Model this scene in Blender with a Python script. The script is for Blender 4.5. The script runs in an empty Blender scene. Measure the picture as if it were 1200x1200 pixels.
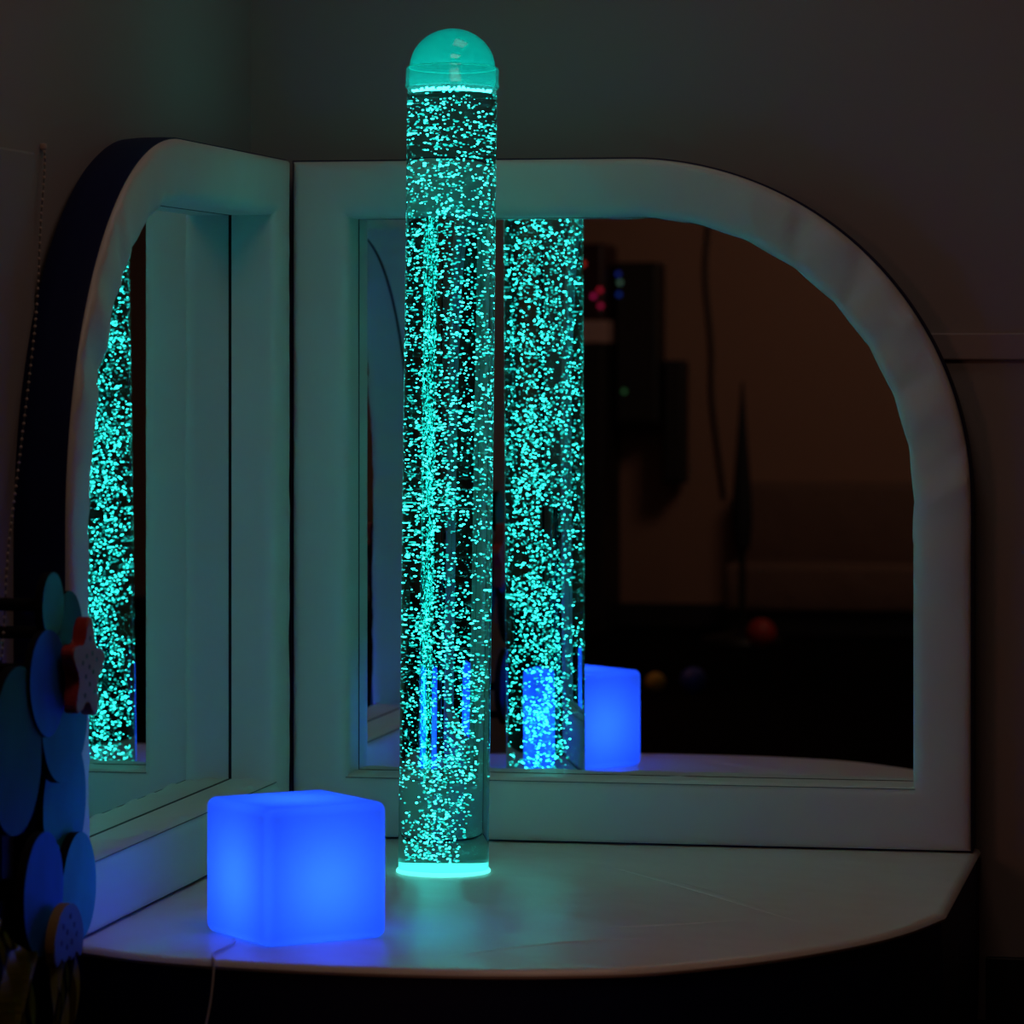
import bpy, bmesh, math, random
import numpy as np
from mathutils import Vector, Matrix, noise

rnd = random.Random(7)
sc = bpy.context.scene
C = sc.collection
PZ = 0.30                       # height of the plinth top above the floor

# ------------------------------------------------------------------ helpers
def mat(name, color=(.8, .8, .8), rough=.5, metallic=0.0, spec=.5, emit=None, strength=0.0,
        bump=None, var=None, coat=0.0):
    m = bpy.data.materials.new(name)
    m.use_nodes = True
    nt = m.node_tree
    b = nt.nodes['Principled BSDF']
    b.inputs['Base Color'].default_value = (*color, 1)
    b.inputs['Roughness'].default_value = rough
    b.inputs['Metallic'].default_value = metallic
    b.inputs['Specular IOR Level'].default_value = spec
    b.inputs['Coat Weight'].default_value = coat
    if emit:
        b.inputs['Emission Color'].default_value = (*emit, 1)
        b.inputs['Emission Strength'].default_value = strength
    tc = nt.nodes.new('ShaderNodeTexCoord')
    if var:                      # mottled paint or vinyl: (scale, dark colour)
        n = nt.nodes.new('ShaderNodeTexNoise'); n.inputs['Scale'].default_value = var[0]
        n.inputs['Detail'].default_value = 6
        r = nt.nodes.new('ShaderNodeMix'); r.data_type = 'RGBA'
        r.inputs[6].default_value = (*color, 1); r.inputs[7].default_value = (*var[1], 1)
        nt.links.new(tc.outputs['Object'], n.inputs['Vector'])
        nt.links.new(n.outputs['Fac'], r.inputs[0])
        nt.links.new(r.outputs[2], b.inputs['Base Color'])
    if bump:                     # list of (scale, strength, distance)
        prev = None
        for s, st, d in bump:
            n = nt.nodes.new('ShaderNodeTexNoise'); n.inputs['Scale'].default_value = s
            n.inputs['Detail'].default_value = 3
            bp = nt.nodes.new('ShaderNodeBump'); bp.inputs['Strength'].default_value = st
            bp.inputs['Distance'].default_value = d
            nt.links.new(tc.outputs['Object'], n.inputs['Vector'])
            nt.links.new(n.outputs['Fac'], bp.inputs['Height'])
            if prev: nt.links.new(prev.outputs['Normal'], bp.inputs['Normal'])
            prev = bp
        nt.links.new(prev.outputs['Normal'], b.inputs['Normal'])
    return m

def link(name, me, m=None, parent=None, smooth=False):
    o = bpy.data.objects.new(name, me)
    C.objects.link(o)
    if m: me.materials.append(m)
    if parent: o.parent = parent
    if smooth:
        me.polygons.foreach_set('use_smooth', [True] * len(me.polygons))
        if len(me.polygons) < 60000: me.set_sharp_from_angle(angle=math.radians(38))
    return o

def obj(name, bm, m=None, parent=None, smooth=False, normals=True):
    if normals: bmesh.ops.recalc_face_normals(bm, faces=bm.faces[:])
    me = bpy.data.meshes.new(name)
    bm.to_mesh(me); bm.free()
    return link(name, me, m, parent, smooth)

def thing(name, label, cat, loc=(0, 0, 0), rot=(0, 0, 0), group=None):
    o = bpy.data.objects.new(name, None); C.objects.link(o)
    o.empty_display_size = .05
    o.location = loc; o.rotation_euler = rot
    o['label'] = label; o['category'] = cat
    if group: o['group'] = group
    return o

def tag(o, label, cat, group=None):
    o['label'] = label; o['category'] = cat
    if group: o['group'] = group
    return o

def struct(name, bm, m):
    o = obj(name, bm, m); o['kind'] = 'structure'
    return o

def box(bm, x0, x1, y0, y1, z0, z1, bev=0.0, seg=2):
    r = bmesh.ops.create_cube(bm, size=1.0)
    vs = r['verts']
    for v in vs:
        v.co = Vector(((x0 + x1) / 2 + v.co.x * (x1 - x0), (y0 + y1) / 2 + v.co.y * (y1 - y0),
                       (z0 + z1) / 2 + v.co.z * (z1 - z0)))
    if bev:
        es = list({e for v in vs for e in v.link_edges})
        bmesh.ops.bevel(bm, geom=es, offset=bev, segments=seg, profile=.5, affect='EDGES')
    return bm

def lathe(bm, prof, seg=64, close=False):
    """prof: list of (r, z); r = 0 at an end makes a pole"""
    rings = []
    for r, z in prof:
        if r <= 1e-7:
            rings.append([bm.verts.new((0, 0, z))])
        else:
            rings.append([bm.verts.new((r * math.cos(2 * math.pi * i / seg), r * math.sin(2 * math.pi * i / seg), z))
                          for i in range(seg)])
    pairs = list(zip(rings, rings[1:]))
    if close: pairs.append((rings[-1], rings[0]))
    for a, b in pairs:
        for i in range(seg):
            j = (i + 1) % seg
            if len(a) == 1 and len(b) == 1: continue
            if len(a) == 1: bm.faces.new((a[0], b[i], b[j]))
            elif len(b) == 1: bm.faces.new((a[i], a[j], b[0]))
            else: bm.faces.new((a[i], a[j], b[j], b[i]))
    return bm

def tube(bm, pts, r, seg=8, closed=False):
    pts = [Vector(p) for p in pts]
    n = len(pts); rings = []
    up = Vector((0, 0, 1))
    prev = None
    for i, p in enumerate(pts):
        a = pts[i - 1] if (i > 0 or closed) else p
        b = pts[(i + 1) % n] if (i < n - 1 or closed) else p
        t = (b - a).normalized()
        if prev is None:
            u = t.cross(up) if abs(t.dot(up)) < .95 else t.cross(Vector((1, 0, 0)))
        else:
            u = prev - t * prev.dot(t)
        u.normalize(); prev = u
        w = t.cross(u)
        rr = r[i] if isinstance(r, (list, tuple)) else r
        rings.append([bm.verts.new(p + u * math.cos(2 * math.pi * k / seg) * rr + w * math.sin(2 * math.pi * k / seg) * rr)
                      for k in range(seg)])
    rng = range(n) if closed else range(n - 1)
    for i in rng:
        A, B = rings[i], rings[(i + 1) % n]
        for k in range(seg):
            bm.faces.new((A[k], A[(k + 1) % seg], B[(k + 1) % seg], B[k]))
    if not closed:
        bm.faces.new(rings[0]); bm.faces.new(rings[-1])
    return bm

def spline(pts, n=12):
    """Catmull-Rom through the points"""
    P = [Vector(p) for p in pts]
    P = [P[0] * 2 - P[1]] + P + [P[-1] * 2 - P[-2]]
    out = []
    for i in range(1, len(P) - 2):
        for k in range(n):
            t = k / n
            a, b, c, d = P[i - 1], P[i], P[i + 1], P[i + 2]
            out.append(.5 * ((2 * b) + (c - a) * t + (2 * a - 5 * b + 4 * c - d) * t * t + (3 * b - a - 3 * c + d) * t ** 3))
    out.append(P[-2])
    return out

def prism(bm, poly, depth, fn, bev=0.0):
    """poly: 2-D outline, extruded along a third axis; fn(u, v, w) -> xyz"""
    A = [bm.verts.new(fn(u, v, 0)) for u, v in poly]
    B = [bm.verts.new(fn(u, v, depth)) for u, v in poly]
    n = len(poly)
    fa = bm.faces.new(A); fb = bm.faces.new(B)
    for i in range(n):
        bm.faces.new((A[i], A[(i + 1) % n], B[(i + 1) % n], B[i]))
    if bev:
        bmesh.ops.bevel(bm, geom=list(fa.edges) + list(fb.edges), offset=bev, segments=2, profile=.5, affect='EDGES')
    return bm

# ------------------------------------------------------------------ materials
M_wall = mat('wall_paint', (.33, .283, .273), .75, spec=.2, bump=[(90, .12, .002)], var=(1.5, (.315, .265, .26)))
M_rear = mat('rear_wall_paint', (.34, .20, .145), .8, spec=.1)
M_rail = mat('rail_paint', (.33, .26, .26), .45, bump=[(40, .05, .001)])
M_base = mat('black_baseboard', (.012, .011, .012), .5)
M_floor = mat('dark_carpet', (.006, .005, .005), 1.0, spec=0, bump=[(300, .4, .003)])
M_ceil = mat('ceiling_paint', (.55, .52, .5), .85)
M_vinyl = mat('white_vinyl', (.73, .69, .63), .40, bump=[(420, .10, .001), (14, .22, .006)], var=(6, (.66, .62, .57)))
M_top = mat('white_vinyl_top', (.84, .76, .70), .30, bump=[(420, .10, .001), (3.2, .55, .03), (9, .25, .006)], var=(5, (.78, .70, .64)))
M_navy = mat('navy_vinyl', (.005, .008, .060), .55, spec=.2, bump=[(300, .1, .001), (10, .2, .004)])
M_seam = mat('seam_thread', (.10, .11, .11), .8)
M_mirror = mat('mirror_silver', (.86, .90, .90), 0.0, metallic=1.0)
M_black = mat('black_plastic', (.008, .008, .009), .5)
M_cabinet = mat('black_laminate', (.010, .009, .010), .55)
M_cord = mat('white_cord', (.75, .68, .66), .5)
M_bead = mat('steel_bead', (.60, .46, .40), .4, metallic=.2)

def glass_mat(name, color, ior):
    m = bpy.data.materials.new(name); m.use_nodes = True
    nt = m.node_tree; nt.nodes.remove(nt.nodes['Principled BSDF'])
    g = nt.nodes.new('ShaderNodeBsdfGlass')
    g.inputs['Color'].default_value = (*color, 1); g.inputs['IOR'].default_value = ior
    g.inputs['Roughness'].default_value = 0.0
    nt.links.new(g.outputs[0], nt.nodes['Material Output'].inputs['Surface'])
    return m

def frosted_mat(name, color, clear, gloss=.08, clear_color=(1, 1, 1), rough=.15, diff=.25):
    """milky translucent plastic, partly clear, with a faint surface gloss"""
    m = bpy.data.materials.new(name); m.use_nodes = True
    nt = m.node_tree; nt.nodes.remove(nt.nodes['Principled BSDF'])
    t = nt.nodes.new('ShaderNodeBsdfTranslucent'); t.inputs['Color'].default_value = (*color, 1)
    d = nt.nodes.new('ShaderNodeBsdfDiffuse'); d.inputs['Color'].default_value = (*color, 1)
    m0 = nt.nodes.new('ShaderNodeMixShader'); m0.inputs[0].default_value = diff
    nt.links.new(t.outputs[0], m0.inputs[1]); nt.links.new(d.outputs[0], m0.inputs[2])
    tr = nt.nodes.new('ShaderNodeBsdfTransparent'); tr.inputs['Color'].default_value = (*clear_color, 1)
    m1 = nt.nodes.new('ShaderNodeMixShader'); m1.inputs[0].default_value = clear
    nt.links.new(m0.outputs[0], m1.inputs[1]); nt.links.new(tr.outputs[0], m1.inputs[2])
    g = nt.nodes.new('ShaderNodeBsdfGlossy'); g.inputs['Roughness'].default_value = rough
    m2 = nt.nodes.new('ShaderNodeMixShader'); m2.inputs[0].default_value = gloss
    nt.links.new(m1.outputs[0], m2.inputs[1]); nt.links.new(g.outputs[0], m2.inputs[2])
    nt.links.new(m2.outputs[0], nt.nodes['Material Output'].inputs['Surface'])
    return m

def lit_mat(name, color, strength, sampling=None):
    m = bpy.data.materials.new(name); m.use_nodes = True
    nt = m.node_tree; nt.nodes.remove(nt.nodes['Principled BSDF'])
    e = nt.nodes.new('ShaderNodeEmission'); e.inputs['Color'].default_value = (*color, 1)
    e.inputs['Strength'].default_value = strength
    nt.links.new(e.outputs[0], nt.nodes['Material Output'].inputs['Surface'])
    if sampling: m.cycles.emission_sampling = sampling
    return m

CY = (.06, .80, .66)
M_water = glass_mat('water_and_acrylic', (.62, 1.0, .97), 1.34)
M_bubble = lit_mat('dim_bubble', (.022, .66, .58), 1.25, 'NONE')  # both bubble emissions stand in for base LED light scattered by bubbles
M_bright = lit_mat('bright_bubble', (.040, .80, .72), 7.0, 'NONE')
M_foam = lit_mat('glowing_foam', (.045, .85, .76), 9.5, 'FRONT_BACK')  # emission stands in for LED light carried up the tube
M_led = lit_mat('light_ring', (.10, .92, .78), 1.7, 'FRONT_BACK')
M_dome = frosted_mat('dome_acrylic', (.03, .72, .70), .46, .06, (.75, 1, .97), .05)
M_ring = frosted_mat('cap_ring_acrylic', (.03, .66, .64), .74, .05, (.8, 1, .97), .1)
M_sleeve = frosted_mat('clear_sleeve_acrylic', (.6, .9, .86), .93, .03, (.97, 1, 1))
M_cube = frosted_mat('milky_cube_plastic', (.36, .60, .95), 0.0, .015, (1, 1, 1), .3, .0)

# ------------------------------------------------------------------ room shell
WX, WY = -0.1, 0.1
bm = bmesh.new(); box(bm, -3.2, 4.2, -9.45, .2, -.06, 0); struct('floor', bm, M_floor)
bm = bmesh.new(); box(bm, -3.2, 4.2, -9.45, .2, 2.7, 2.76); struct('ceiling', bm, M_ceil)
bm = bmesh.new(); box(bm, WX - .1, 4.2, WY, WY + .1, 0, 2.7); struct('wall_back', bm, M_wall)
bm = bmesh.new(); box(bm, WX - .1, WX, -2.9, WY, 0, 2.7); struct('wall_left', bm, M_wall)
bm = bmesh.new(); box(bm, -3.2, -3.1, -9.3, -2.9, 0, 2.7); struct('wall_far_left', bm, M_rear)
bm = bmesh.new(); box(bm, -3.2, WX - .1, -2.9, -2.8, 0, 2.7); struct('wall_return', bm, M_wall)
bm = bmesh.new(); box(bm, 4.1, 4.2, -9.3, WY, 0, 2.7); struct('wall_right', bm, M_rear)
bm = bmesh.new(); box(bm, -3.2, 4.2, -9.45, -9.35, 0, 2.7); struct('wall_rear', bm, M_rear)
bm = bmesh.new(); box(bm, WX, 4.1, WY - .010, WY, PZ + .844, PZ + .891, .003); struct('trim_1', bm, M_rail)
bm = bmesh.new(); box(bm, WX, WX + .012, -1.85, -1.185, PZ + .10, PZ + 1.150, .003); struct('trim_2', bm, M_wall)
bm = bmesh.new(); box(bm, 1.215, 4.1, WY - .014, WY, 0, PZ - .189, .003); struct('baseboard_back', bm, M_base)
bm = bmesh.new(); box(bm, -3.1, 4.1, -9.35, -9.336, 0, .10, .003); struct('baseboard_rear', bm, M_base)

# ------------------------------------------------------------------ plinth
pl_front = [(-.085, -1.235), (.0, -1.268), (.108, -1.322), (.20, -1.350), (.30, -1.366), (.42, -1.376), (.54, -1.375),
            (.64, -1.366), (.74, -1.342), (.84, -1.302), (.93, -1.225), (1.0, -1.150), (1.065, -1.06), (1.125, -.955),
            (1.170, -.84), (1.207, -.70)]
curve = [(p.x, p.y) for p in spline([(x, y, 0) for x, y in pl_front], 6)]
def inset(poly, d):
    n = len(poly); out = []
    for i in range(n):
        a = Vector(poly[i - 1]); b = Vector(poly[i]); c = Vector(poly[(i + 1) % n])
        e1 = (b - a).normalized(); e2 = (c - b).normalized()
        n1 = Vector((-e1.y, e1.x)); n2 = Vector((-e2.y, e2.x))
        q = n1 + n2; q = q / max(q.dot(n1), .3)
        out.append(tuple(b + q * d))
    return out
right = [(1.207 - .001 * i / 14, -.70 + .79 * i / 14) for i in range(1, 15)]
outline = curve + right + [(WX + .01, WY - .01)]          # counter-clockwise
plinth = thing('corner_plinth', 'low white vinyl topped corner plinth with curved navy side, holding tube and cube', 'plinth', (0, 0, 0))
# navy side
bm = bmesh.new()
prev = None; rings = []
for d, z in ((.006, 0), (.004, .02), (.002, .15), (.004, PZ - .05), (.006, PZ - .013)):
    rings.append([bm.verts.new((x, y, z)) for x, y in inset(outline, d)])
for A, B in zip(rings, rings[1:]):
    for i in range(len(A)):
        bm.faces.new((A[i], A[(i + 1) % len(A)], B[(i + 1) % len(A)], B[i]))
bm.faces.new(rings[0]); bm.faces.new(rings[-1])
obj('side_cover', bm, M_navy, plinth)
# white cover: rolled lip and top
bm = bmesh.new(); rings = []
for d, z in ((.005, PZ - .0145), (.001, PZ - .013), (-.0005, PZ - .009), (.002, PZ - .004), (.007, PZ - .001), (.014, PZ)):
    rings.append([bm.verts.new((x, y, z)) for x, y in inset(outline, d)])
for A, B in zip(rings, rings[1:]):
    for i in range(len(A)):
        bm.faces.new((A[i], A[(i + 1) % len(A)], B[(i + 1) % len(A)], B[i]))
bm.faces.new(rings[-1])
o = obj('top_cover', bm, M_top, plinth, smooth=True)
# fold lines in the vinyl top, raised a hair
bm = bmesh.new()
for P in ([(.62, -.28), (.80, -.52), (1.0, -.84)], [(.66, -.98), (.80, -.90), (.90, -.84)], [(.52, -1.30), (.66, -1.12), (.82, -1.02)]):
    pts = [(p.x, p.y, PZ + .0002) for p in spline([(a, b, 0) for a, b in P], 8)]
    n = len(pts)
    tube(bm, pts, [.0010 + .011 * math.sin(math.pi * i / (n - 1)) for i in range(n)], 16)
for v in bm.verts:
    v.co.z = PZ + (v.co.z - PZ) * .10
obj('vinyl_crease', bm, M_top, plinth, smooth=True)

# ------------------------------------------------------------------ padded mirrors
def loops(W, H, m, mb, mr, R, n_arc=72):
    """outer and inner outline, same number of points, counter-clockwise from the lower corner near the room corner"""
    O, I = [], []
    def seg(o0, o1, i0, i1, n):
        for k in range(n):
            t = k / n
            O.append((o0[0] + (o1[0] - o0[0]) * t, o0[1] + (o1[1] - o0[1]) * t))
            I.append((i0[0] + (i1[0] - i0[0]) * t, i0[1] + (i1[1] - i0[1]) * t))
    c = (W - R, H - R)
    ri = R - mr
    seg((0, 0), (W, 0), (m, mb), (W - mr, mb), 60)
    seg((W, 0), (W, H - R), (W - mr, mb), (W - mr, H - R), 40)
    for k in range(n_arc):
        t = math.pi / 2 * k / n_arc
        O.append((c[0] + R * math.cos(t), c[1] + R * math.sin(t)))
        I.append((c[0] + ri * math.cos(t), c[1] + ri * math.sin(t)))
    seg((W - R, H), (0, H), (W - R, H - mr), (m, H - mr), 40)
    seg((0, H), (0, 0), (m, H - mr), (m, mb), 60)
    return O, I

def padded_mirror(name, label, W, H, m, mb, mr, R, place, seed):
    root = thing(name, label, 'mirror', place(W / 2, .05, 0))
    base = Vector(root.location)
    O, I = loops(W, H, m, mb, mr, R)
    n = len(O)
    arc0 = 100; arc1 = 172
    def ring(bm, u, d, wr=0.0):
        vs = []
        for i in range(n):
            ox, oz = O[i]; ix, iz = I[i]
            L = math.hypot(ix - ox, iz - oz)
            Lm = m if i > 0 else L
            f = u / .1
            a = ox + (ix - ox) * f; z = oz + (iz - oz) * f
            dd = d
            if wr:
                w = math.exp(-((i - 128) / 42.0) ** 2) * 1.0 + .25
                s = noise.noise(Vector((i * .21 + seed * 9, u * 9, seed))) + .6 * noise.noise(Vector((i * .47 + u * 22, 3.1, seed)))
                dd += wr * w * s * .0062
                if f > .85:
                    # scalloped, slightly tight stitching round the arch, loose vinyl on the bottom ledge
                    if arc0 - 6 < i < arc1 + 6:
                        q = abs(math.sin((i - arc0) * .36)) - .5
                        a += (ix - ox) / L * q * .0030; z += (iz - oz) / L * q * .0030
                    elif i < 60 and d > .01:
                        q = noise.noise(Vector((i * .33, d * 30, seed + 4)))
                        z += q * .0055
            vs.append(bm.verts.new(Vector(place(a, dd, z)) - base))
        return vs
    def skin(bm, rings):
        for A, B in zip(rings, rings[1:]):
            for i in range(n):
                bm.faces.new((A[i], A[(i + 1) % n], B[(i + 1) % n], B[i]))
    # navy back half
    bm = bmesh.new()
    skin(bm, [ring(bm, .1, .0885), ring(bm, .004, .0885), ring(bm, .0, .084), ring(bm, -.0020, .06), ring(bm, -.0022, .035),
              ring(bm, -.0020, .014), ring(bm, -.0010, .0095), ring(bm, .002, .0095)])
    obj('back_cover', bm, M_navy, root, smooth=True)
    # white front and reveal
    bm = bmesh.new()
    skin(bm, [ring(bm, .0015, .013), ring(bm, .0005, .010), ring(bm, .002, .005, .5), ring(bm, .006, .0015, 1), ring(bm, .014, -.0005, 1), ring(bm, .030, -.002, 1),
              ring(bm, .050, -.0025, 1), ring(bm, .068, -.002, 1), ring(bm, .080, -.0012, 1), ring(bm, .0885, .0010, .8),
              ring(bm, .0940, .0042, .6), ring(bm, .0975, .0085, .5), ring(bm, .0995, .014, .4), ring(bm, .1000, .024, .5), ring(bm, .1000, .045, .6), ring(bm, .1000, .065, .6), ring(bm, .1000, .0815)])
    obj('white_cover', bm, M_vinyl, root, smooth=True)
    # stitched seam just inside the opening
    bm = bmesh.new()
    pts = []
    for i in range(0, 61):
        ox, oz = O[i]; ix, iz = I[i]; f = .955
        pts.append(Vector(place(ox + (ix - ox) * f, .0022, oz + (iz - oz) * f)) - base)
    tube(bm, pts, .0008, 6)
    obj('stitched_seam', bm, M_seam, root, smooth=True)
    bm = bmesh.new()  # black strip put in for the shaded gap where reveal meets mirror
    tube(bm, [Vector(place(ox + (ix - ox) * .995, .0828, oz + (iz - oz) * .995)) - base for (ox, oz), (ix, iz) in zip(O, I)], .0016, 6, closed=True)
    obj('gap_shade_strip', bm, M_black, root, smooth=True)
    # the mirror sheet
    bm = bmesh.new()
    poly = [(ox + (ix - ox) * .95, oz + (iz - oz) * .95) for (ox, oz), (ix, iz) in zip(O, I)]
    A = [bm.verts.new(Vector(place(a, .0842, z)) - base) for a, z in poly]
    B = [bm.verts.new(Vector(place(a, .0878, z)) - base) for a, z in poly]
    bm.faces.new(A); bm.faces.new(B)
    for i in range(n):
        bm.faces.new((A[i], A[(i + 1) % n], B[(i + 1) % n], B[i]))
    obj('mirror_sheet', bm, M_mirror, root)
    return root

padded_mirror('padded_mirror', 'wide arched mirror in white padded frame on back wall behind bubble tube',
              1.195, 1.192, .1015, .110, .100, .595, lambda a, d, z: (a + .0012, d, PZ + .003 + z), 1)
padded_mirror('padded_mirror', 'padded arched mirror with navy outer side, angled along the left wall behind blue cube',
              1.287, 1.194, .1015, .110, .100, .605, lambda a, d, z: (-d, -a - .0012, PZ + .003 + z), 2)

# ------------------------------------------------------------------ bubble tube
TX, TY = .356, -.385
TR = .0748
tube_root = thing('bubble_tube', 'tall clear water tube full of glowing turquoise bubbles with a domed cap', 'bubble tube',
                  (TX, TY, PZ + .0043), (math.radians(-2.3), math.radians(.18), 0))
WL_ = 1.282                                               # water level
bm = bmesh.new()
lathe(bm, [(0, .0002), (TR, .0002)] + [(TR, .02 + (WL_ - .04) * k / 12) for k in range(13)] + [(TR, WL_), (0, WL_)], 160)
obj('water_column', bm, M_water, tube_root, smooth=True)
# light ring the tube stands on
bm = bmesh.new()
lathe(bm, [(0, .0030), (TR - .004, .0030), (TR - .003, .0014), (TR + .0015, .0010), (TR + .003, -.0012), (TR + .003, -.0037), (0, -.0037)], 96)
bmesh.ops.rotate(bm, verts=bm.verts[:], cent=(0, 0, 0), matrix=Matrix.Rotation(math.radians(2.3), 3, 'X'))
obj('light_ring', bm, M_led, tube_root, smooth=True)
# bubbles: one countless part
def ico(sub):
    b = bmesh.new(); bmesh.ops.create_icosphere(b, subdivisions=sub, radius=1)
    v = np.array([x.co[:] for x in b.verts]); f = np.array([[q.index for q in p.verts] for p in b.faces]); b.free()
    return v, f
IV, IF = ico(2)
def cloud(name, items, m, parent):
    """items: list of (x, y, z, r, squash)"""
    it = np.array(items)
    n = len(it); nv = len(IV)
    S = np.stack([it[:, 3], it[:, 3], it[:, 3] * it[:, 4]], 1)
    V = (IV[None] * S[:, None] + it[:, None, :3]).reshape(-1, 3)
    F = (IF[None] + (np.arange(n) * nv)[:, None, None]).reshape(-1, 3)
    me = bpy.data.meshes.new(name)
    me.vertices.add(len(V)); me.vertices.foreach_set('co', V.ravel())
    me.loops.add(F.size); me.loops.foreach_set('vertex_index', F.ravel().astype(np.int32))
    me.polygons.add(len(F)); me.polygons.foreach_set('loop_start', np.arange(0, F.size, 3, dtype=np.int32))
    me.polygons.foreach_set('loop_total', np.full(len(F), 3, dtype=np.int32))
    me.update(); me.validate()
    o = link(name, me, m, parent, True)
    o['kind'] = 'stuff'
    return o
def lerp_tab(t, tab):
    for (a, va), (b, vb) in zip(tab, tab[1:]):
        if t <= b: return va + (vb - va) * (t - a) / (b - a)
    return tab[-1][1]
items = []
N = 5200
while len(items) < N:
    z = .012 + (WL_ - .016) * rnd.random()
    rr = lerp_tab(z, [(0, .030), (.05, .040), (.15, .050), (.3, .060), (.6, .067), (1.3, .070)])
    ox = lerp_tab(z, [(0, -.014), (.15, -.010), (.4, -.004), (1.3, 0)])
    a = rnd.random() * 2 * math.pi; q = rr * rnd.random() ** .5
    x, y = ox + q * math.cos(a), q * math.sin(a)
    if y < 0 and rnd.random() < .35: y = -y
    r = rnd.choice((.0009, .0012, .0014, .0015, .0017, .0021)) * rnd.uniform(.9, 1.1)
    if math.hypot(x, y) > TR - .002 - r: continue
    # bubbles rise in loose clumps
    if noise.noise(Vector((x * 26, y * 26, z * 14))) + .45 < rnd.random() * .8: continue
    items.append((x, y, z, r, rnd.uniform(.72, .95)))
cut = [q for q in items if rnd.random() < .46]
keep = set(cut)
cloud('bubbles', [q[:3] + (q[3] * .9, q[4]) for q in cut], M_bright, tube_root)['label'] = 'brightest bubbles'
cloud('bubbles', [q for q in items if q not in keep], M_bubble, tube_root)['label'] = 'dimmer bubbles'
# froth on the surface
items = []
for k in range(420):
    a = rnd.random() * 2 * math.pi; q = (TR - .007) * rnd.random() ** .4
    r = rnd.choice((.0012, .0016, .002, .0026))
    items.append((q * math.cos(a), q * math.sin(a), WL_ + .0008 + r + rnd.random() * .004, r, .9))
cloud('froth', items, M_foam, tube_root)
# cap: ring and dome
bm = bmesh.new()
z0, z1 = 1.2935, 1.327
lathe(bm, [(TR + .0002, z0), (TR + .0034, z0 + .0005), (TR + .0034, z0 + .004), (TR + .0024, z0 + .006), (TR + .0024, z1 - .003),
           (TR + .0016, z1), (TR - .003, z1), (TR - .003, z0)], 96, close=True)
obj('cap_ring', bm, M_ring, tube_root, smooth=True)
bm = bmesh.new()
lathe(bm, [(TR - .0030 + .0016 * math.cos(q * math.pi / 4), z1 + .0004 + .0014 * math.sin(q * math.pi / 4)) for q in range(8)], 96, close=True)
obj('rim_bead', bm, frosted_mat('rim_bead_acrylic', (.10, .92, .86), .08, .10, (1, 1, 1), .05), tube_root, smooth=True)
bm = bmesh.new()
pr = []
for k in range(25):
    t = math.pi / 2 * k / 24
    pr.append((.0712 * math.cos(t) if k < 24 else 0, z1 + .066 * math.sin(t)))
for k in range(24, -1, -1):
    t = math.pi / 2 * k / 24
    pr.append((.0682 * math.cos(t) if k < 24 else 0, z1 + .0625 * math.sin(t)))
lathe(bm, pr, 96, close=True)
pr = []
for k in range(25):
    t = math.pi / 2 * k / 24
    pr.append((.060 * math.cos(t) if k < 24 else 0, z1 + .0035 + .050 * math.sin(t)))
obj('dome', bm, M_dome, tube_root, smooth=True)
bm = bmesh.new()
lathe(bm, [(TR - .0015, WL_ - .001), (TR, WL_ - .001), (TR, z0 + .001), (TR - .0015, z0 + .001)], 96, close=True)
obj('clear_rim', bm, M_sleeve, tube_root, smooth=True)
bm = bmesh.new()
lathe(bm, pr, 96)
obj('inner_dome', bm, frosted_mat('inner_dome_acrylic', (.04, .66, .62), .70, .04, (.9, 1, .98), .05), tube_root, smooth=True)

# ------------------------------------------------------------------ cube lamp
S = .200
cube_loc = Vector((.286, -1.105, PZ))
cube = thing('cube_lamp', 'glowing blue rounded cube lamp standing on the plinth beside the tube', 'lamp', cube_loc, (0, 0, math.radians(42)))
bm = bmesh.new(); box(bm, -S / 2, S / 2, -S / 2, S / 2, .0005, S, .014, 6)
obj('cube_shell', bm, M_cube, cube, smooth=True)
bm = bmesh.new()
inv = Matrix.Rotation(math.radians(-42), 4, 'Z')
cordw = spline([(.218, -1.195, PZ + .004), (.2225, -1.225, PZ + .0032), (.2215, -1.270, PZ + .0032), (.2195, -1.315, PZ + .0035), (.226, -1.345, PZ + .0030),
                (.231, -1.3585, PZ + .0005), (.2325, -1.364, PZ - .012), (.228, -1.367, PZ - .06), (.217, -1.371, PZ - .12), (.208, -1.374, PZ - .19), (.196, -1.378, .02)], 10)
tube(bm, [inv @ (p - cube_loc) for p in cordw], .0019, 8)
o = obj('power_cord', bm, M_cord, cube, smooth=True); o['label'] = 'thin white power cord'

# ------------------------------------------------------------------ undersea wall decoration on the left wall
deco = thing('undersea_wall_decoration', 'layered undersea wall decoration of blue discs, red starfish and jellyfish, left wall', 'wall decoration', (WX, -1.5, 0))
DB = Vector(deco.location)
def dm(name, c, r=.6): return mat(name, c, r, spec=.25, bump=[(18, .25, .004)], var=(14, tuple(q * .55 for q in c)))
M_d1 = dm('painted_wood_teal', (.05, .55, .55)); M_d2 = dm('painted_wood_deep_blue', (.014, .20, .90))
M_d3 = dm('painted_wood_sea_blue', (.022, .36, .48)); M_d4 = dm('painted_wood_dark_teal', (.010, .085, .10))
M_edge = mat('dark_wood_edge', (.008, .007, .009), .8, spec=.1)
M_pink = mat('pale_pink_paint', (.42, .18, .19), .6); M_red = mat('red_paint', (.40, .02, .012), .5)
M_pale = mat('pale_teal_paint', (.12, .17, .15), .6); M_yel = mat('mustard_paint', (.30, .17, .015), .6)
M_dot = mat('black_dot_paint', (.008, .008, .01), .5)
M_rib = mat('olive_ribbon', (.50, .46, .06), .55, bump=[(60, .3, .003)]); M_gold = mat('gold_foil_ribbon', (.55, .42, .06), .25, metallic=.8)
def at(x, y, z): return Vector((x, y, PZ + z)) - DB
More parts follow.
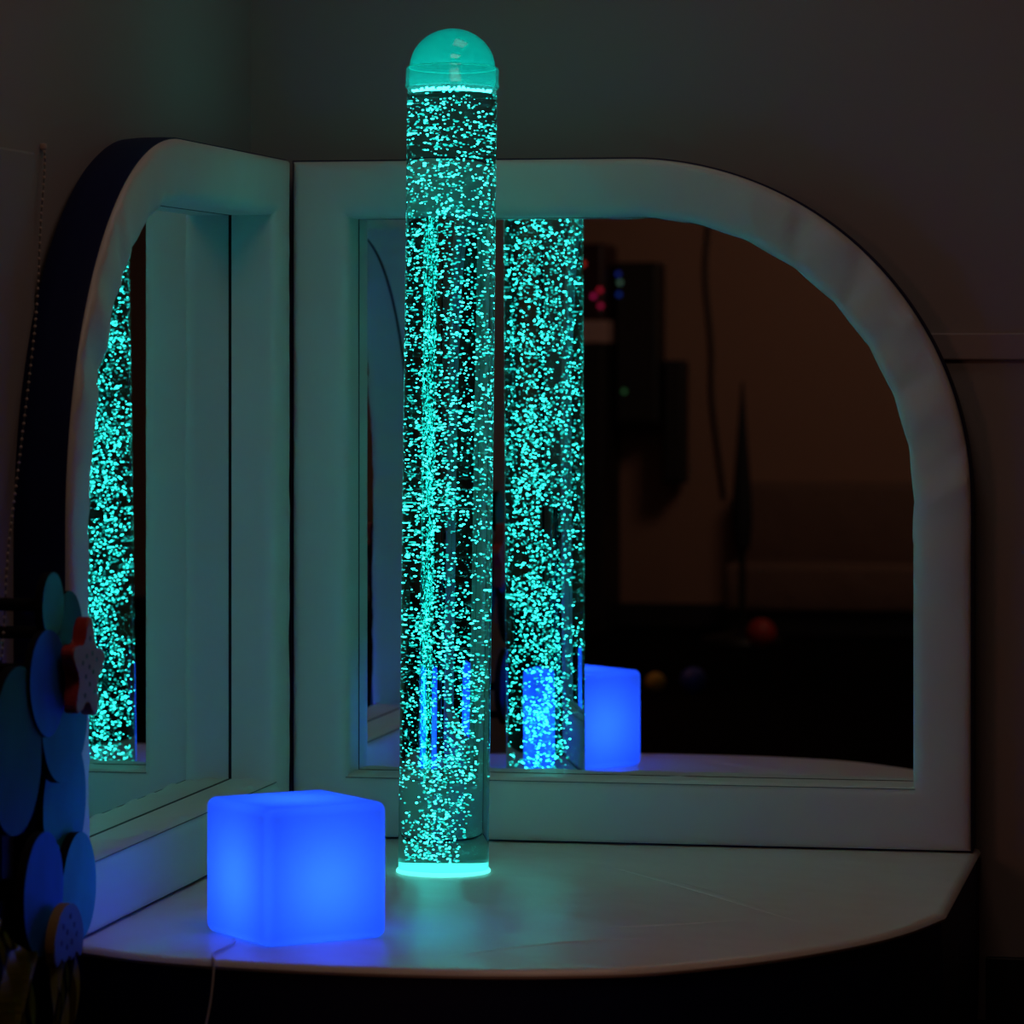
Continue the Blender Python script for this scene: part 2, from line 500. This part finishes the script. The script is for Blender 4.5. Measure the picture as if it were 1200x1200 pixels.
def disc(x, y, z, ry, rz, m, label, th=.012, wob=.0, seed=0):
    bm = bmesh.new()
    pts = []
    for k in range(64):
        t = 2 * math.pi * k / 64
        w = 1 + wob * math.sin(2 * t + seed) + wob * .6 * math.sin(3 * t + seed * 2)
        pts.append((y + ry * w * math.cos(t), z + rz * w * math.sin(t)))
    prism(bm, pts, th, lambda u, v, w: at(x - w, u, v), .0018)
    o = obj('disc', bm, m, deco); o['label'] = label
    o.data.materials.append(M_edge)
    for p in o.data.polygons:
        if abs(p.normal.x) < .5: p.material_index = 1
    b2 = bmesh.new()
    tube(b2, [at(x - th, y, z), at(WX + .011, y, z)], .009, 12)
    obj('peg', b2, M_edge, deco)
    return o

bm = bmesh.new(); box(bm, WX + .0125 - DB.x, WX + .0245 - DB.x, -1.99 - DB.y, -1.37 - DB.y, .06, PZ + .42, .004)
obj('backing_board', bm, M_edge, deco)
disc(.046, -1.517, .5084, .047, .046, M_d1, 'small pale teal disc at the top', .012, .02, 1)
disc(.030, -1.3974, .461, .066, .060, M_d4, 'dark teal disc behind the smallest one', .010, .02, 2)
disc(.048, -1.545, .404, .080, .074, M_d2, 'blue disc left of the starfish', .010, .03, 3)
disc(.034, -1.428, .350, .108, .094, M_d3, 'large sea blue disc below the starfish', .012, .03, 4)
disc(.044, -1.670, .321, .112, .110, M_d4, 'large dark teal disc at the far left', .014, .03, 5)
disc(.020, -1.382, .2165, .100, .096, M_d3, 'sea blue disc between the upper and lower discs', .010, .02, 6)
disc(.052, -1.578, .1194, .086, .085, M_d2, 'deep blue disc low beside the teal one', .013, .02, 7)
disc(.036, -1.3643, .0984, .0787, .0786, M_d1, 'bright teal disc at the lower right', .013, .015, 8)
# starfish
pts = []
for k in range(100):
    t = 2 * math.pi * k / 100
    c5 = .5 + .5 * math.cos(5 * (t - 1.45))
    r = .042 + .032 * c5 ** 1.3
    pts.append((-1.4416 + r * 1.05 * math.cos(t), .4133 + r * math.sin(t)))
bm = bmesh.new(); prism(bm, pts, .020, lambda u, v, w: at(.074 - w, u, v), .003)
star = obj('starfish', bm, M_pink, deco); star['label'] = 'red starfish with a pale dotted face'
star.data.materials.append(M_red)
for p in star.data.polygons:
    if p.normal.x < .8: p.material_index = 1
bm = bmesh.new(); tube(bm, [at(.054, -1.4416, .4133), at(WX + .024, -1.4416, .4133)], .008, 12); obj('peg', bm, M_edge, deco)
def dots(parent, X, spots, r):
    for y, z in spots:
        bm = bmesh.new()
        prism(bm, [(y + r * math.cos(q * math.pi / 6), z + r * math.sin(q * math.pi / 6)) for q in range(12)], .0012, lambda u, v, w: at(X + .0007 - w, u, v))
        obj('dot', bm, M_dot, parent)
dots(star, .0742, [(-1.4416 + a, .4133 + b) for a, b in ((0, .004), (.014, .022), (-.012, .020), (.018, -.004), (-.016, -.008), (.002, -.020), (.004, .044), (.034, .012), (-.030, .012), (-.020, -.034), (.024, -.032))], .0036)
# jellyfish
jy, jz = -1.5462, .060
pts = [(jy + .066 * math.cos(math.pi * k / 30), jz - .016 + .058 * math.sin(math.pi * k / 30)) for k in range(31)]
pts += [(jy - .066 + .132 * k / 40, jz - .026 - .012 * abs(math.sin(math.pi * k / 10))) for k in range(1, 40)]
bm = bmesh.new(); prism(bm, pts, .014, lambda u, v, w: at(.078 - w, u, v), .002)
jel = obj('jellyfish', bm, M_pale, deco); jel['label'] = 'pale dotted jellyfish with ribbon tentacles'
jel.data.materials.append(M_yel)
for p in jel.data.polygons:
    if p.normal.x < .8: p.material_index = 1
bm = bmesh.new(); tube(bm, [at(.064, jy, jz), at(WX + .024, jy, jz)], .008, 12); obj('peg', bm, M_edge, deco)
dots(jel, .0782, [(jy + a, jz + b) for a, b in ((-.026, .014), (.006, .024), (.022, .010), (-.008, .004), (.034, -.004), (-.034, -.008), (.012, -.012), (-.010, -.016))], .0042)
def ribbon(pts, wid, m, parent, name, seed):
    P = spline([at(*p) for p in pts], 8); bm = bmesh.new(); L = []
    for i, p in enumerate(P):
        tw = math.sin(i * .35 + seed) * .9
        d = Vector((math.sin(tw) * .6, math.cos(tw), 0)) * wid / 2
        L.append((bm.verts.new(p - d), bm.verts.new(p + d)))
    for a, b in zip(L, L[1:]): bm.faces.new((a[0], a[1], b[1], b[0]))
    bmesh.ops.solidify(bm, geom=bm.faces[:], thickness=.0012)
    return obj(name, bm, m, parent, True)
for k in range(6):
    y = jy - .050 + k * .020
    ribbon([(.070, y, jz - .022), (.073, y + .004 * math.sin(k * 2), jz - .08), (.068, y + .010 * math.sin(k * 3 + 1), jz - .16), (.072, y + .012 * math.cos(k), jz - .24 - .01 * (k % 3))],
           .016, M_gold if k == 4 else M_rib, jel, 'tentacle', k)
for k in range(4):
    y = -1.80 + k * .036
    o = ribbon([(.066, y - .02, .118 - .02 * k), (.070, y, .05), (.064, y + .03, -.04), (.068, y + .045, -.12), (.064, y + .05, -.20)], .034, M_rib, deco, 'hanging_ribbon', k + 3)
    o['label'] = 'olive cloth ribbon at the far left'


# ------------------------------------------------------------------ bead chain on the left wall
bm = bmesh.new()
P = spline([(WX + .006, -1.122, PZ + 1.163), (-.088, -1.140, PZ + 1.13), (-.085, -1.170, PZ + 1.036), (-.080, -1.206, PZ + .910), (-.070, -1.300, PZ + .737), (-.060, -1.392, PZ + .582),
            (-.057, -1.419, PZ + .488), (-.058, -1.432, PZ + .405), (-.062, -1.44, PZ + .30)], 60)
chain = thing('bead_chain', 'thin beaded blind chain slanting down the left wall beside the navy padding', 'chain', (-.07, -1.3, PZ + .28))
CB = Vector(chain.location)
bb = []; acc = 0; last = P[0]
for p in P:
    acc += (p - last).length; last = p
    if acc >= .0105:
        acc = 0; bb.append(p)
for p in bb:
    r = bmesh.ops.create_icosphere(bm, subdivisions=1, radius=.0026)
    bmesh.ops.translate(bm, verts=r['verts'], vec=p - CB)
o = obj('beads', bm, M_bead, chain, True); o['kind'] = 'stuff'
bm = bmesh.new(); tube(bm, [p - CB for p in P[::6]], .0008, 6); obj('string', bm, M_black, chain)
bm = bmesh.new(); box(bm, WX - CB.x, WX + .009 - CB.x, -1.127 - CB.y, -1.117 - CB.y, PZ + 1.158 - CB.z, PZ + 1.167 - CB.z, .002); obj('wall_clip', bm, M_bead, chain)


# ------------------------------------------------------------------ the room behind the camera (seen in the mirrors)
REAR = -9.35
# cabinet
k = thing('equipment_cabinet', 'tall black cabinet by the rear wall, reflected in mirror right of the tube', 'cabinet', (-1.25, REAR + .25, 0))
bm = bmesh.new(); box(bm, -.30, .285, -.24, .20, 0, 1.20, .006); obj('cabinet_body', bm, M_cabinet, k)
bm = bmesh.new(); box(bm, -.29, -.01, .2005, .218, .05, 1.18, .003); obj('cabinet_door', bm, M_cabinet, k)
bm = bmesh.new(); box(bm, -.004, .28, .2005, .218, .05, 1.18, .003); obj('cabinet_door', bm, M_cabinet, k)
M_shelf = mat('pinkish_shelf', (.55, .36, .33), .6)
bm = bmesh.new(); box(bm, -1.56, -.96, REAR + .02, REAR + .46, 1.202, 1.295, .004)
tag(obj('storage_tray', bm, M_shelf), 'pale tray lying on top of the black cabinet', 'tray')
k = thing('music_player', 'dark music player with red lights on the pale tray over the cabinet', 'music player', (-1.25, REAR + .22, 1.296))
bm = bmesh.new(); box(bm, -.30, .28, -.17, .17, 0, .32, .02); obj('player_body', bm, mat('dark_red_plastic', (.03, .008, .01), .4), k)
for c, yy, zz in (((1, .06, .03), .19, .235), ((.8, .02, .06), .262, .125), ((.8, .02, .15), .235, .10), ((.7, .02, .10), .265, .06)):
    bm = bmesh.new(); bmesh.ops.create_uvsphere(bm, u_segments=10, v_segments=6, radius=.011)
    bmesh.ops.translate(bm, verts=bm.verts, vec=(yy, .174, zz))
    obj('indicator_light', bm, lit_mat('indicator', c, .35), k, smooth=True)
def speaker(name, label, cat, x0, x1, z0, z1, dep, leds):
    k = thing(name, label, cat, ((x0 + x1) / 2, REAR, z0))
    w = (x1 - x0) / 2
    bm = bmesh.new(); box(bm, -w, w, .05, dep, 0, z1 - z0, .012); obj('speaker_body', bm, M_black, k)
    bm = bmesh.new(); box(bm, -.03, .03, 0, .055, (z1 - z0) / 2 - .06, (z1 - z0) / 2 + .06, .003); obj('wall_bracket', bm, M_cabinet, k)
    bm = bmesh.new(); box(bm, -w + .012, w - .012, dep + .0005, dep + .008, .02, z1 - z0 - .02, .003); obj('front_grille', bm, M_cabinet, k)
    for c, fx, zz in leds:
        bm = bmesh.new(); bmesh.ops.create_uvsphere(bm, u_segments=10, v_segments=6, radius=.010)
        bmesh.ops.translate(bm, verts=bm.verts, vec=(fx, dep + .012, zz))
        obj('indicator_light', bm, lit_mat('indicator', c, .16), k, smooth=True)
speaker('loudspeaker', 'tall black wall loudspeaker with blue lights, reflected right of the tube', 'loudspeaker', -.95, -.765, .86, 1.54, .25,
        [((.05, .10, .9), -.075, .63), ((.3, .6, .4), -.068, .595), ((.03, .12, .9), -.072, .545), ((.1, .35, .12), -.05, .14)])
speaker('loudspeaker', 'small black wall loudspeaker hung lower beside the tall one', 'loudspeaker', -.755, -.665, .61, 1.13, .2, [])
# closed parasol
k = thing('closed_parasol', 'slim closed dark parasol standing in the dark room behind the camera', 'parasol', (-.34, REAR + .80, 0))
bm = bmesh.new(); lathe(bm, [(0, 1.05), (.005, 1.04), (.013, .93), (.025, .77), (.039, .58), (.042, .48), (.032, .38), (.012, .36), (0, .36)], 20); obj('folded_canopy', bm, mat('dark_canopy_cloth', (.008, .010, .016), .8), k, smooth=True)
bm = bmesh.new(); tube(bm, [(0, 0, .02), (0, 0, .37)], .014, 12); obj('pole', bm, M_black, k)
bm = bmesh.new(); lathe(bm, [(0, .05), (.03, .05), (.16, .02), (.17, 0), (0, 0)], 32); obj('base', bm, M_black, k, smooth=True)
# cable on rear wall
bm = bmesh.new()
tube(bm, spline([(-.60, REAR + .012, 2.0), (-.585, REAR + .012, 1.75), (-.60, REAR + .012, 1.5), (-.575, REAR + .012, 1.2), (-.57, REAR + .012, .95), (-.52, REAR + .012, .55)], 10), .009, 8)
tag(obj('hanging_cable', bm, M_black, None, True), 'dark cable hanging down the brown rear wall seen in the mirror', 'cable')
# bench
k = thing('padded_bench', 'long low padded bench along the brown rear wall, faint in the mirror', 'bench', (.35, REAR + .3, 0))
M_bench = mat('brown_cover', (.17, .10, .075), .85, bump=[(6, .6, .03)])
bm = bmesh.new(); box(bm, -.80, 1.2, -.28, -.12, .26, .62, .03, 3); obj('backrest', bm, M_bench, k, True)
bm = bmesh.new(); box(bm, -.80, 1.2, -.115, .26, .10, .30, .03, 3); obj('seat', bm, M_bench, k, True)
bm = bmesh.new(); box(bm, -.78, 1.18, -.25, .22, 0, .098, .01, 2); obj('base', bm, M_black, k)
for nm, lab, c, (x, y, r) in (('toy_ball', 'small dull yellow ball on the dark floor, reflected near the blue cube', (.5, .35, .02), (-.33, -6.2, .035)),
                              ('toy_ball', 'small blue ball on the dark floor, reflected right of the yellow ball', (.02, .04, .35), (-.20, -6.2, .045)),
                              ('toy_ball', 'red ball on the floor in front of the rear bench', (.40, .03, .02), (-.22, -8.2, .06))):
    bm = bmesh.new(); bmesh.ops.create_uvsphere(bm, u_segments=24, v_segments=14, radius=r)
    o = obj(nm, bm, mat(nm + '_rubber', c, .5), None, True); o.location = (x, y, r)
    tag(o, lab, 'ball', 'toy balls on the floor')

# ------------------------------------------------------------------ lights
def light(name, kind, loc, energy, color, size=.1, aim=None, size_y=None, spot=None):
    d = bpy.data.lights.new(name, kind); d.energy = energy; d.color = color
    if kind == 'AREA':
        d.size = size
        if size_y: d.shape = 'RECTANGLE'; d.size_y = size_y
    else: d.shadow_soft_size = size
    o = bpy.data.objects.new(name, d); C.objects.link(o); o.location = loc
    if aim is not None:
        o.rotation_euler = (Vector(aim) - Vector(loc)).to_track_quat('-Z', 'Y').to_euler()
    return o
light('cube_bulb', 'POINT', cube_loc + Vector((0, 0, S * .45)), 1.18, (.030, .118, 1.0), .018)
light('room_light', 'AREA', (.95, -2.0, 2.66), 3.0, (1, .66, .50), .8, aim=(.95, -2.0, 0))
light('corner_light', 'AREA', (.70, -.50, 2.67), .75, (1, .88, .84), .5, aim=(.70, -.5, 0))
light('warm_lamp', 'AREA', (-1.2, -6.0, 1.7), 8.0, (1, .40, .26), .8, aim=(.4, -.8, .5))
light('rear_lamp', 'AREA', (.8, -7.2, 2.5), 6.0, (1, .62, .44), .8, aim=(-.4, -9.3, 1.3))

# ------------------------------------------------------------------ world
w = bpy.data.worlds.new('World'); sc.world = w; w.use_nodes = True
w.node_tree.nodes['Background'].inputs[0].default_value = (.5, .45, .45, 1)
w.node_tree.nodes['Background'].inputs[1].default_value = .002

# ------------------------------------------------------------------ camera
cam = bpy.data.cameras.new('camera'); co = bpy.data.objects.new('camera', cam); C.objects.link(co)
co.location = (1.6668, -6.5936, PZ + .8533)
co.rotation_euler = (math.pi / 2, 0, .1902)
cam.sensor_width = 36; cam.lens = 4500.8 / 1200 * 36
cam.shift_y = (415.63 - 600) / 1200
cam.dof.use_dof = True; cam.dof.focus_distance = 6.33; cam.dof.aperture_fstop = 5.6
sc.camera = co

# ------------------------------------------------------------------ view
vs = sc.view_settings
vs.view_transform = 'Standard'; vs.look = 'None'; vs.exposure = 0; vs.gamma = 1; vs.use_curve_mapping = False
cy = sc.cycles
cy.max_bounces = 20; cy.glossy_bounces = 10; cy.transmission_bounces = 14; cy.diffuse_bounces = 4; cy.transparent_max_bounces = 12
cy.caustics_refractive = True; cy.caustics_reflective = True
cy.sample_clamp_indirect = 6; cy.use_denoising = True
